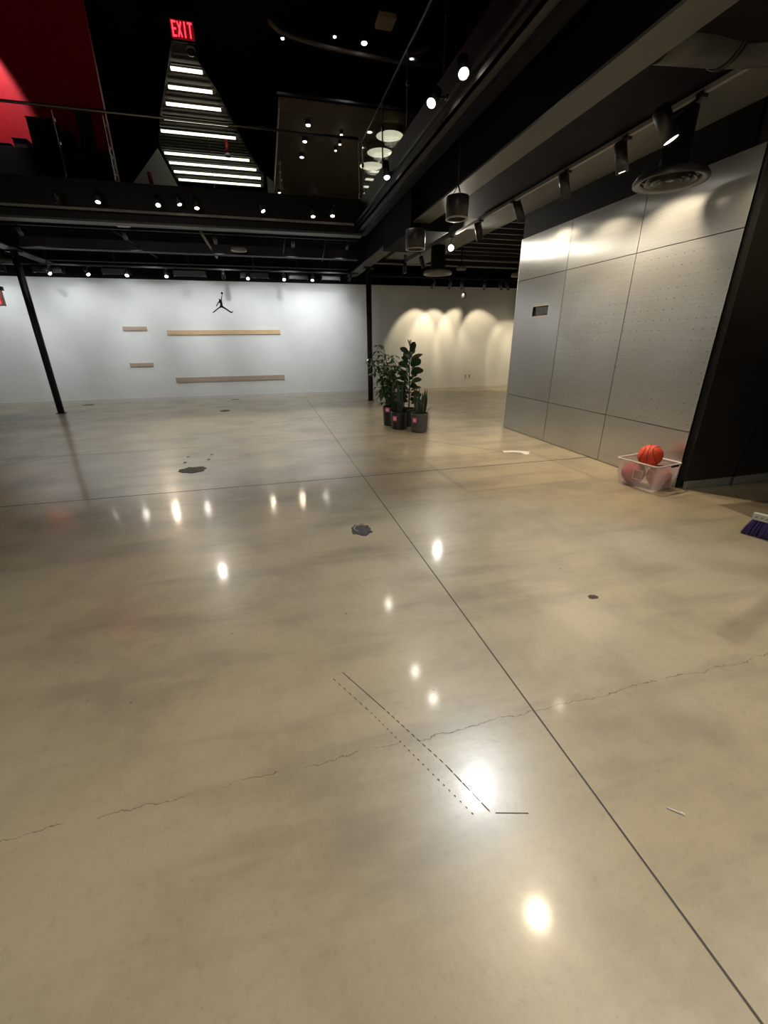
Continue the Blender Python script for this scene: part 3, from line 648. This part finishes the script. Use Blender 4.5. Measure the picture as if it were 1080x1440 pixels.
# conduits and stubs on the far ceiling
for i, (a, b_, lab) in enumerate([((-1.05, 10.7, 3.6), (-.9, 11.9, 3.35), 'short bracket strut left of the round ceiling disc'), ((.65, 11.0, 3.62), (.6, 11.4, 3.38), 'short thin strut right of the round ceiling disc'), ((1.55, 11.0, 3.62), (1.5, 11.42, 3.28), 'thin strut near the inner corner of the far ceiling'), ((-2.75, 10.8, 3.6), (-2.2, 12.0, 3.32), 'long slanting strut below the tan fixture')]):
    tag(MB().tube([a, b_], .03 if i == 0 else .012, 8).build('ceiling_strut', 'ring' if i == 0 else 'beam'), 'grey ' + lab, 'strut', 'struts under the far slab')
tag(MB().tube([(4.2, 11.3, 3.40), (7.0, 11.3, 3.40), (7.15, 11.3, 3.36), (7.15, 11.3, 3.2)], .02, 8).build('conduit', 'ring'), 'thin pale conduit with a bend under the far joists right of the column', 'conduit')

# ------------------------------------------------------------------ columns
def column(x, y, zt, label):
    t = thing('steel_column', (x, y, 0), label, 'column', 'round black steel columns')
    MB().lathe((x, y, 0), (0, 0, 1), [(.068, 0), (.068, zt)], 32).build('shaft', 'steel', t)
    B((x - .085, y - .085, 0), (x + .085, y + .085, .012), .003).build('base_plate', 'steel', t)
    MB().box((x - .12, y - .10, zt - .03), (x + .12, y + .10, zt), .003).box((x - .012, y - .1, zt - .14), (x + .012, y + .1, zt - .03)).build('cap_plate', 'steel', t)
column(-4.8, 11.55, 3.28, 'black round steel column at left, leaning in view before the white wall')
column(2.645, 11.55, 3.2, 'black round steel column in the middle, behind the potted plants')

# ------------------------------------------------------------------ metal wall sheets
ys = [3.37, 4.56, 5.785, 7.03]; zs = [0.004, .605, 2.40, 3.0]
cn = ['in the column nearest the black wall', 'in the middle column', 'in the far column']; rn = ['bottom', 'tall middle', 'top']
for i in range(3):
    for j in range(3):
        a, b_ = ys[i] + .004, ys[i + 1] - .004; z0, z1 = zs[j] + .004, zs[j + 1] - .004
        dots = (j == 1 and i < 2)
        lab = '%s brushed-metal wall sheet %s%s' % (rn[j], cn[i], ', dotted with small holes' if dots else ', with a cut-out' if (i == 2 and j == 1) else '')
        mb = MB()
        if i == 2 and j == 1:
            ya, yb, za, zb = 6.10, 6.50, 1.84, 2.00
            mb.box((4.15, a, z0), (4.166, b_, za)).box((4.15, a, zb), (4.166, b_, z1)).box((4.15, a, za), (4.166, ya, zb)).box((4.15, yb, za), (4.166, b_, zb))
            t = thing('metal_sheet', (4.158, (a + b_) / 2, z0), lab, 'wall sheet', 'brushed-metal wall sheets')
            mb.build('sheet', 'panel', t)
            MB().box((4.150, ya, za), (4.152, yb, za + .012)).box((4.150, ya, zb - .012), (4.152, yb, zb)).build('frame', 'tan', t)
            MB().box((4.159, ya + .02, za + .02), (4.1655, yb - .07, zb - .02), .002).build('recessed_box', 'screen', t)
        else:
            o = mb.box((4.15, a, z0), (4.166, b_, z1)).build('metal_sheet', 'panel_dots' if dots else 'panel'); tag(o, lab, 'wall sheet', 'brushed-metal wall sheets')

# ------------------------------------------------------------------ back wall things
def strip(x0, x1, zc, h, m, label, tilt=0., d=.018):
    t = thing('wooden_strip', ((x0 + x1) / 2, 13.3, zc), label, 'wooden strip', 'wooden shelf strips on the back wall')
    sh = MB(); 
    sh.prism([(x0, 13.3, zc - h / 2), (x0 + .0, 13.3, zc - h / 2), (x1, 13.3, zc - h / 2 + tilt), (x1, 13.3, zc + h / 2 + tilt), (x0, 13.3, zc + h / 2)][1:], (0, -d, 0))
    sh.build('board', m, t)
    sh = MB().prism([(x0, 13.3 - d, zc - h / 2), (x1, 13.3 - d, zc - h / 2 + tilt), (x1, 13.3 - d, zc - h * .22 + tilt), (x0, 13.3 - d, zc - h * .22)], (0, -.012, 0))
    sh.build('cleat', m, t)
strip(-3.58, -3.0, 1.865, .09, 'oak2', 'short grey-brown wooden strip, upper of the two at left')
strip(-3.60, -3.02, .965, .09, 'oak2', 'short grey-brown wooden strip, lower of the two at left')
strip(-2.53, .43, 1.765, .11, 'oak', 'long light-oak strip under the jumping figure, upper of two', 0.01)
strip(-2.53, .44, .545, .12, 'oak2', 'long light wooden strip near the floor, lower of two', 0.005)
# emblem : black silhouette of a leaping player with a ball
def emb(u, v): return Vector((-1.325 + (u - 8) * .0184 + (40 - v) * .0024, 13.297, 2.734 - (v - 12.4) * .01734))
# coordinates read in a 50x50 grid (grid origin = upper left of the sign)
body = [(8.2, 39.6), (10.6, 39.8), (13.4, 37.4), (16.5, 34.8), (19.2, 33.2), (21.2, 32.4), (23.0, 33.0), (26.5, 34.5), (30.0, 36.7), (33.6, 39.4), (36.2, 39.9), (37.9, 37.4), (37.2, 37.3), (35.3, 38.4), (32.0, 36.0), (28.5, 33.4), (25.0, 31.4), (23.2, 29.6), (22.8, 26.2), (22.1, 24.0), (21.9, 22.2), (22.4, 17.5), (22.9, 14.4), (22.2, 14.2), (21.4, 17.5), (20.8, 21.4), (19.6, 20.8), (18.3, 19.8), (17.6, 21.0), (18.4, 22.8), (17.0, 24.6), (15.6, 27.0), (14.0, 30.2), (14.4, 31.2), (15.4, 30.2), (16.6, 27.6), (18.2, 25.6), (19.4, 26.4), (19.8, 28.4), (19.2, 30.6), (17.2, 32.4), (14.2, 34.8), (11.2, 37.4), (9.6, 38.8)]
mb = MB().prism([emb(u, v) for u, v in body], (0, -.006, 0))
t = thing('wall_emblem', (-.9, 13.3, 2.5), 'black cut-out emblem of a leaping basketball player on the white wall', 'emblem')
o = mb.build('figure', 'emblem', t)
MB().lathe(emb(22.2, 12.4) + Vector((0, 0, 0)), (0, -1, 0), [(.028, 0), (.028, .006)], 20).build('ball', 'emblem', t)
t = thing('wall_outlet', (6.33, 13.3, .42), 'double electrical outlet low on the warm-lit wall right of the plants', 'outlet')
for dx in (-.07, .07): 
    MB().box((6.33 + dx - .035, 13.288, .37), (6.33 + dx + .035, 13.30, .48), .003).build('plate', 'base', t)
    MB().box((6.33 + dx - .018, 13.285, .385), (6.33 + dx + .018, 13.289, .465)).build('socket', 'ring', t)

# ------------------------------------------------------------------ potted plants
def pot(t, x, y, r_, h, m, ribs=0):
    p = [(0, 0), (r_ * .86, 0), (r_ * .90, .012)]
    for k in range(1, 13):
        z = h * k / 12; p.append((r_ * (.90 + .10 * k / 12) + (.004 if (ribs and k % 2) else 0), z))
    p += [(r_ * .93, h), (r_ * .91, h - .03)]
    MB().lathe((x, y, 0), (0, 0, 1), p, 40, cap=False).build('pot', m, t)
    MB().lathe((x, y, h - .045), (0, 0, 1), [(0, .012), (r_ * .5, .008), (r_ * .915, 0), (0, -.01)], 30, cap=False).build('soil', 'soil', t)
def sticker(t, x, y, r_, z, dx, w=.075, h=.085):
    a0 = math.asin(max(-1, min(1, dx / r_))); mb = MB(); n = 6
    def pt(k, zz, rr): a = a0 + (k / n - .5) * w / r_; return Vector((x + rr * math.sin(a), y - rr * math.cos(a), zz))
    g = [[mb.bm.verts.new(pt(k, zz, r_ + .006)) for k in range(n + 1)] for zz in (z, z + h)]
    for k in range(n): mb.bm.faces.new((g[0][k], g[0][k + 1], g[1][k + 1], g[1][k]))
    s = mb.build('label', 'pink', t); 
    mb = MB(); g = [[mb.bm.verts.new(pt(k, zz, r_ + .008)) for k in range(1, n)] for zz in (z + h * .25, z + h * .7)]
    for k in range(n - 2): mb.bm.faces.new((g[0][k], g[0][k + 1], g[1][k + 1], g[1][k]))
    mb.build('print', 'pinkw', s)
def broad(t): return max(.02, math.sin(PI * min(1, t ** .72)) ** .75) if 0 < t < 1 else .03
def lance(t): return max(.02, math.sin(PI * t ** .8)) if 0 < t < 1 else .02
def snake_prof(t): return (.75 + .5 * math.sin(PI * min(1, t * 1.25)) * .5) * (1 if t < .6 else max(.02, (1 - (t - .6) / .4) ** .7))
def fiddle(t): return max(.03, (.55 + .55 * t) * math.sin(PI * t ** .9) ** .6) if 0 < t < 1 else .03

# bushy plant, back left
x, y = 2.19, 7.86
t = thing('potted_shrub', (x, y, 0), 'bushy plant with narrow drooping green leaves, back left of the pots', 'potted plant')
pot(t, x, y, .155, .36, 'pot'); sticker(t, x, y, .155, .27, -.10, .08, .08)
stems = MB(); lf = MB(); rnd = random.Random(4)
for k in range(7):
    a = 2 * PI * k / 7 + rnd.random(); top = Vector((x - .10 + .25 * math.cos(a) * rnd.uniform(.5, 1), y + .22 * math.sin(a), rnd.uniform(.95, 1.36)))
    if k == 0: top = Vector((x - .15, y - .05, 1.40))
    b0 = Vector((x + .05 * math.cos(a), y + .05 * math.sin(a), .30)); mid = (b0 + top) / 2 + Vector((.03 * math.cos(a), 0, .05))
    pts = [b0, mid, top]; stems.tube(pts, [.010, .008, .005], 6)
    for s_ in range(17):
        u = .08 + .92 * s_ / 16; p = b0 * (1 - u) ** 2 + mid * 2 * u * (1 - u) + top * u * u
        ang = rnd.uniform(0, 2 * PI); tw = Vector((math.cos(ang), math.sin(ang), rnd.uniform(-.1, .6))).normalized()
        q = p + tw * rnd.uniform(.09, .19); q.z += .02; stems.tube([p, (p + q) / 2 + Vector((0, 0, .015)), q], .003, 5)
        for l_ in range(5):
            a2 = 2 * PI * l_ / 5 + rnd.random(); dd = Vector((math.cos(a2), math.sin(a2), rnd.uniform(-.35, .3)))
            lf.blade(q, dd, (0, 0, 1), rnd.uniform(.10, .17), rnd.uniform(.036, .055), lance, bend=rnd.uniform(.5, 1.3), segs=4, fold=.2)
stems.build('stem', 'stem', t); lf.build('foliage', 'leaf', t)
# fiddle leaf fig, back right
x, y = 2.50, 7.70
t = thing('fiddle_leaf_fig', (x, y, 0), 'tall fiddle-leaf fig with big rounded leaves, back right of the pots', 'potted plant')
pot(t, x, y, .14, .33, 'pot')
MB().tube([(x, y, .28), (x + .01, y, .7), (x + .0, y + .01, 1.1), (x + .02, y, 1.36)], [.014, .012, .010, .006], 8).build('stem', 'stem', t)
lf = MB(); rnd = random.Random(9)
for k in range(34):
    z = .40 + k * .0285; a = k * 2.4 + rnd.uniform(-.3, .3); el = .45 + .8 * (k / 34) ** 1.3
    if k > 30: el = 2.4
    dd = Vector((math.cos(a), math.sin(a), el)); L_ = rnd.uniform(.21, .27) * (1 if k < 28 else .9)
    p = Vector((x + .01, y, z)); lf.blade(p + dd.normalized() * .03, dd, (math.cos(a + 1.7), math.sin(a + 1.7), .9), L_, L_ * .72, fiddle, bend=.55, segs=7, fold=.14, twist=rnd.uniform(-.9, .9))
lf.build('foliage', 'leaf2', t)
def snake(x, y, r_, h, m, label, n, hts, seed, lx):
    t = thing('snake_plant', (x, y, 0), label, 'potted plant', 'snake plants in front')
    pot(t, x, y, r_, h, m, 1); sticker(t, x, y, r_, h - .15 if lx < -.08 else h - .13, lx)
    lf = MB(); rnd = random.Random(seed)
    for k in range(n):
        a = 2 * PI * k / n + rnd.uniform(-.3, .3); rr = r_ * rnd.uniform(.15, .6)
        H_ = rnd.uniform(*hts); dd = Vector((math.cos(a) * .13, math.sin(a) * .13, 1))
        up = Vector((math.cos(a + rnd.uniform(-1, 1)), math.sin(a + rnd.uniform(-1, 1)), 0))
        lf.blade((x + rr * math.cos(a), y + rr * math.sin(a), h - .05), dd, up, H_, rnd.uniform(.055, .08), snake_prof, bend=-.05, segs=8, fold=.35, twist=rnd.uniform(-.7, .7))
    if seed == 5: lf.blade((x + r_ * .6, y, h - .04), (.55, -.1, .8), (0, 0, 1), .26, .035, lance, .5, segs=5)
    lf.build('foliage', 'snake', t)
snake(2.24, 7.47, .150, .31, 'pot', 'snake plant in a black pot with pink label, front left of the pots', 11, (.38, .60), 3, -.11)
snake(2.50, 7.09, .155, .33, 'pot2', 'snake plant in a charcoal ribbed pot with pink label, front right of the pots', 12, (.26, .52), 5, -.12)
tag(MB().lathe((2.72, 7.42, 0), (0, 0, 1), [(.085, 0), (.09, .002), (.105, .34), (.103, .34), (.088, .006), (0, .006)], 28, cap=False).build('clear_sleeve', 'tub'), 'translucent empty plastic sleeve standing right of the charcoal pot', 'plastic sleeve')

# ------------------------------------------------------------------ storage tub and balls
M['rimw'] = mat('milky_rim', (.62, .58, .58), .35, var=.03)
cx, cy, rz = 3.905, 3.545, math.radians(9.8)
t = thing('storage_tub', (cx, cy, 0), 'translucent plastic storage tub holding basketballs, at the foot of the metal wall', 'storage tub')
def rr_loop(hx, hy, rad, z, n=5):
    pts = []
    for sx, sy, a0 in ((1, 1, 0), (-1, 1, PI / 2), (-1, -1, PI), (1, -1, 1.5 * PI)):
        for k in range(n + 1):
            a = a0 + PI / 2 * k / n; px_ = sx * (hx - rad) + rad * math.cos(a); py_ = sy * (hy - rad) + rad * math.sin(a)
            pts.append(Vector((cx + px_ * math.cos(rz) - py_ * math.sin(rz), cy + px_ * math.sin(rz) + py_ * math.cos(rz), z)))
    return pts
def loops(mb, ls, close_last=True):
    vv = [[mb.bm.verts.new(p) for p in l] for l in ls]
    for A, B_ in zip(vv, vv[1:]):
        for i in range(len(A)): f = mb.bm.faces.new((A[i], A[(i + 1) % len(A)], B_[(i + 1) % len(A)], B_[i])); f.smooth = True
    if close_last: mb.bm.faces.new(vv[0])
    return mb
mb = MB(); loops(mb, [rr_loop(.160, .200, .03, .003), rr_loop(.166, .207, .035, .012), rr_loop(.188, .229, .04, .14), rr_loop(.196, .233, .042, .282)]); mb.build('tub', 'tub', t)
mb = MB(); loops(mb, [rr_loop(.192, .231, .042, .276), rr_loop(.206, .245, .05, .276), rr_loop(.206, .245, .05, .290), rr_loop(.192, .231, .042, .290), rr_loop(.192, .231, .042, .276)], False); mb.build('rim', 'rimw', t)
def L2W(u, v, z): return Vector((cx + u * math.cos(rz) - v * math.sin(rz), cy + u * math.sin(rz) + v * math.cos(rz), z))
ax = Vector((math.cos(rz), math.sin(rz), 0)); ay = Vector((-math.sin(rz), math.cos(rz), 0))
MB().obox(L2W(.06, -.247, .272), ax, ay, (0, 0, 1), (.055, .006, .010)).build('handle', 'fixture', t)
mb = MB()
for (u0, u1, z0, z1) in ((-.05, .05, .10, .104), (-.05, .05, .20, .204), (-.052, -.048, .10, .204), (.048, .052, .10, .204)):
    vm = (z0 + z1) / 2; sx = -(.176 + (vm) * .08)
    for s_ in (0,): mb.obox(L2W(sx, (u0 + u1) / 2 - .03, vm), ax, ay, (0, 0, 1), (.003, (u1 - u0) / 2 + .001, (z1 - z0) / 2))
mb.build('embossed_frame', 'rimw', t)
def ball(c, rot, m, label):
    t = thing('basketball', c, label, 'basketball', 'basketballs in the tub')
    c = Vector(c); mb = MB(); bmesh.ops.create_uvsphere(mb.bm, u_segments=40, v_segments=24, radius=.119)
    for f_ in mb.bm.faces: f_.smooth = True
    bmesh.ops.translate(mb.bm, verts=mb.bm.verts[:], vec=c); mb.build('shell', m, t)
    Rm = Matrix.Rotation(rot[2], 3, 'Z') @ Matrix.Rotation(rot[1], 3, 'Y') @ Matrix.Rotation(rot[0], 3, 'X'); sm = MB()
    R0 = .1192
    def loopc(fn):
        pts = [c + Rm @ (fn(2 * PI * k / 48).normalized() * R0) for k in range(49)]; sm.tube(pts, .0028, 6)
    loopc(lambda a: Vector((math.cos(a), math.sin(a), 0))); loopc(lambda a: Vector((math.cos(a), 0, math.sin(a))))
    loopc(lambda a: Vector((math.cos(a), .62 + .28 * math.cos(2 * a), math.sin(a)))); loopc(lambda a: Vector((math.cos(a), -.62 - .28 * math.cos(2 * a), math.sin(a))))
    sm.build('seam', 'seam', t)
ball(L2W(-.063, .103, .126), (.4, .8, .3), 'ball2', 'basketball inside the tub, left one seen through the plastic')
ball(L2W(.063, -.103, .126), (1.2, .2, .9), 'ball2', 'basketball inside the tub, right one seen through the plastic')
ball(L2W(.0, .0, .334), (.12, .75, 3.75), 'ball', 'bright orange-red basketball resting on top, above the tub rim')

# ------------------------------------------------------------------ broom
t = thing('broom', (3.74, 2.18, 0), 'broom with purple bristles and white cap at the right edge of the frame', 'broom')
p0 = Vector((3.687, 2.32, .002)); dr = Vector((.35, -.937, 0)).normalized(); nr = Vector((dr.y, -dr.x, 0)) * -1
br = MB(); rnd = random.Random(2); W_ = .30
for k in range(150):
    u = rnd.random(); v = rnd.uniform(-1, 1)
    b0 = p0 + dr * (u * W_) + nr * v * .035; b0.z = .002 + rnd.uniform(0, .006)
    tp = p0 + dr * (.045 + u * (W_ - .09)) + nr * (v * .016) ; tp = tp + Vector((.012, 0, .145))
    br.tube([b0, (b0 + tp) / 2 + dr * rnd.uniform(-.004, .004), tp], [.0032, .0045, .004], 4)
br.prism([p0 + dr * .012 + Vector((0, 0, .01)), p0 + dr * (W_ - .012) + Vector((0, 0, .01)), p0 + dr * (W_ - .046) + Vector((.012, 0, .146)), p0 + dr * .046 + Vector((.012, 0, .146))], nr * .02)
br.build('bristles', 'purple', t)
cm = p0 + dr * (W_ / 2) + Vector((.012, 0, .16))
MB().obox(cm, dr, nr, (0, 0, 1), (.110, .024, .026)).build('cap', 'broomw', t)
mb = MB()
for k in range(5): mb.obox(cm - dr * (.085 - k * .035) - nr * (-.0245 if False else .0245), (dr + Vector((0, 0, .5))), nr, (0, 0, 1), (.010, .001, .003))
mb.build('cap_print', 'fixture', t)
MB().tube([cm + Vector((0, 0, .02)), cm + Vector((.14, .02, .7)), cm + Vector((.28, .03, 1.2))], .012, 10).build('handle', 'broomw', t)

# ------------------------------------------------------------------ marks and crumbs lying on the floor
def patch(cx_, cy_, rx, ry, seed, m, label, th=.004, n=22):
    rnd = random.Random(seed); pts = []
    for k in range(n):
        a = 2 * PI * k / n; s_ = rnd.uniform(.80, 1.1); pts.append((cx_ + rx * s_ * math.cos(a), cy_ + ry * s_ * math.sin(a), .0005))
    tag(MB().prism(pts, (0, 0, th)).build('floor_patch', m), label, 'floor patch')
patch(-1.06, 5.60, .17, .15, 3, 'tar', 'irregular dark chipped patch in the floor at left, beside white crumbs')
patch(.63, 3.22, .095, .125, 7, 'tar2', 'roundish dark grey chipped patch in the floor near the long joint')
patch(-1.1, 10.75, .12, .16, 8, 'tar', 'small dark patch on the floor toward the back wall')
patch(-4.7, 12.95, .14, .10, 10, 'tar', 'small dark spot on the floor at the back wall near the left column')
patch(1.83, 1.83, .035, .025, 9, 'tar', 'small dark stain on the floor in the right foreground', .001)
patch(-1.0, 12.9, .12, .08, 12, 'tar', 'small dark spot on the floor under the long lower strip')
tag(MB().tube([(.63 + .055 * math.cos(a * PI / 10 + .3), 3.235 + .07 * math.sin(a * PI / 10 + .3), .0065) for a in range(13)], .006, 6).build('ring_mark', 'ring'), 'pale curved ring mark inside the dark grey floor patch', 'floor mark')
for i, (x, y, lab) in enumerate(((-1.23, 6.32, 'farthest left of four'), (-1.22, 6.0, 'nearest left of four'), (-.92, 6.36, 'farthest right of four'), (-.93, 6.08, 'nearest right of four'))):
    tag(MB().lathe((x, y, .0005), (0, 0, 1), [(.022, 0), (.018, .012), (0, .02)], 7, cap=True).build('plaster_crumb', 'chip'), 'white crumb on the floor beside the dark patch, ' + lab, 'crumb', 'white crumbs on the floor')
sm = MB()
pl = [(3.20, 5.38), (3.33, 5.36), (3.42, 5.33), (3.56, 5.22), (3.50, 5.18), (3.47, 5.10), (3.40, 5.10), (3.41, 5.22), (3.32, 5.27), (3.18, 5.30)]
tag(MB().prism([(a, b_, .0005) for a, b_ in pl], (0, 0, .0015)).build('plaster_smear', 'chip'), 'white smear on the floor in front of the metal wall', 'floor mark')
tag(MB().tube([(1.175, .675, .003), (1.19, .66, .004), (1.21, .642, .003)], .0022, 6).tube([(1.207, .650, .003), (1.213, .638, .003)], .0035, 6).build('paper_scrap', 'chip'), 'tiny white twisted scrap on the floor in the right foreground', 'scrap')
tp = MB()
def dashes(a, b_, n, duty, w):
    a, b_ = Vector((*a, .0009)), Vector((*b_, .0009)); d = b_ - a
    for k in range(n):
        s0 = a + d * (k / n); s1 = a + d * ((k + duty) / n); dd = (s1 - s0)
        tp.obox((s0 + s1) / 2, dd, Vector((-dd.y, dd.x, 0)), (0, 0, 1), (dd.length / 2, w, .0004))
dashes((.20, 1.60), (.335, 1.345), 1, 1, .0016); dashes((.335, 1.345), (.50, 1.02), 12, .55, .0016); dashes((.50, 1.02), (.583, .815), 5, .85, .0016)
dashes((.15, 1.57), (.28, 1.33), 7, .45, .0015); dashes((.28, 1.33), (.53, .81), 22, .28, .0015)
dashes((.597, .812), (.705, .782), 1, 1, .0013)
tag(tp.build('glue_line', 'tape'), 'dashed dark lines of old glue running diagonally across the foreground floor', 'floor mark')

# ------------------------------------------------------------------ remaining real light sources
def point(loc, e, col, label, r_=.12):
    t = thing('work_light', loc, label, 'ceiling light')
    MB().lathe(Vector(loc), (0, 0, 1), [(.14, 0), (.14, .05), (0, .07)], 20, cap=False).build('housing', 'fixture', t)
    MB().lathe(Vector(loc), (0, 0, 1), [(0, .004), (.12, .004), (.12, .008), (0, .008)], 20, cap=False).build('lens', 'lens_cool', t)
    l = bpy.data.lights.new('lamp', 'AREA'); l.shape = 'DISK'; l.size = .26; l.energy = e; l.color = col
    o = bpy.data.objects.new('lamp', l); C.objects.link(o); o.parent = t; o.location = (0, 0, -.02)

# ------------------------------------------------------------------ world, camera, colour management
w = bpy.data.worlds.new('World'); sc.world = w; w.use_nodes = True
bg = w.node_tree.nodes['Background']; bg.inputs[0].default_value = (.02, .02, .022, 1); bg.inputs[1].default_value = .3

fpx = 587.57; yw, pt_, rl = [math.radians(a) for a in (14.5467, 22.1928, -.4586)]
F = Vector((math.sin(yw) * math.cos(pt_), math.cos(yw) * math.cos(pt_), -math.sin(pt_)))
Rt = Vector((math.cos(yw), -math.sin(yw), 0)); U = Rt.cross(F)
R2 = Rt * math.cos(rl) + U * math.sin(rl); U2 = -Rt * math.sin(rl) + U * math.cos(rl)
cam = bpy.data.cameras.new('Camera'); cam.sensor_fit = 'VERTICAL'; cam.sensor_height = 36; cam.sensor_width = 27; cam.lens = fpx / 1440 * 36; cam.clip_start = .05
co = bpy.data.objects.new('Camera', cam); C.objects.link(co)
mw = Matrix((R2, U2, -F)).transposed().to_4x4(); mw.translation = Vector((0, 0, 1.5)); co.matrix_world = mw
sc.camera = co
sc.view_settings.view_transform = 'Standard'; sc.view_settings.look = 'None'
sc.view_settings.exposure = 0.0; sc.view_settings.gamma = 1.0; sc.view_settings.use_curve_mapping = False
sc.cycles.max_bounces = 8; sc.cycles.transparent_max_bounces = 16
sc.cycles.sample_clamp_indirect = 6.0
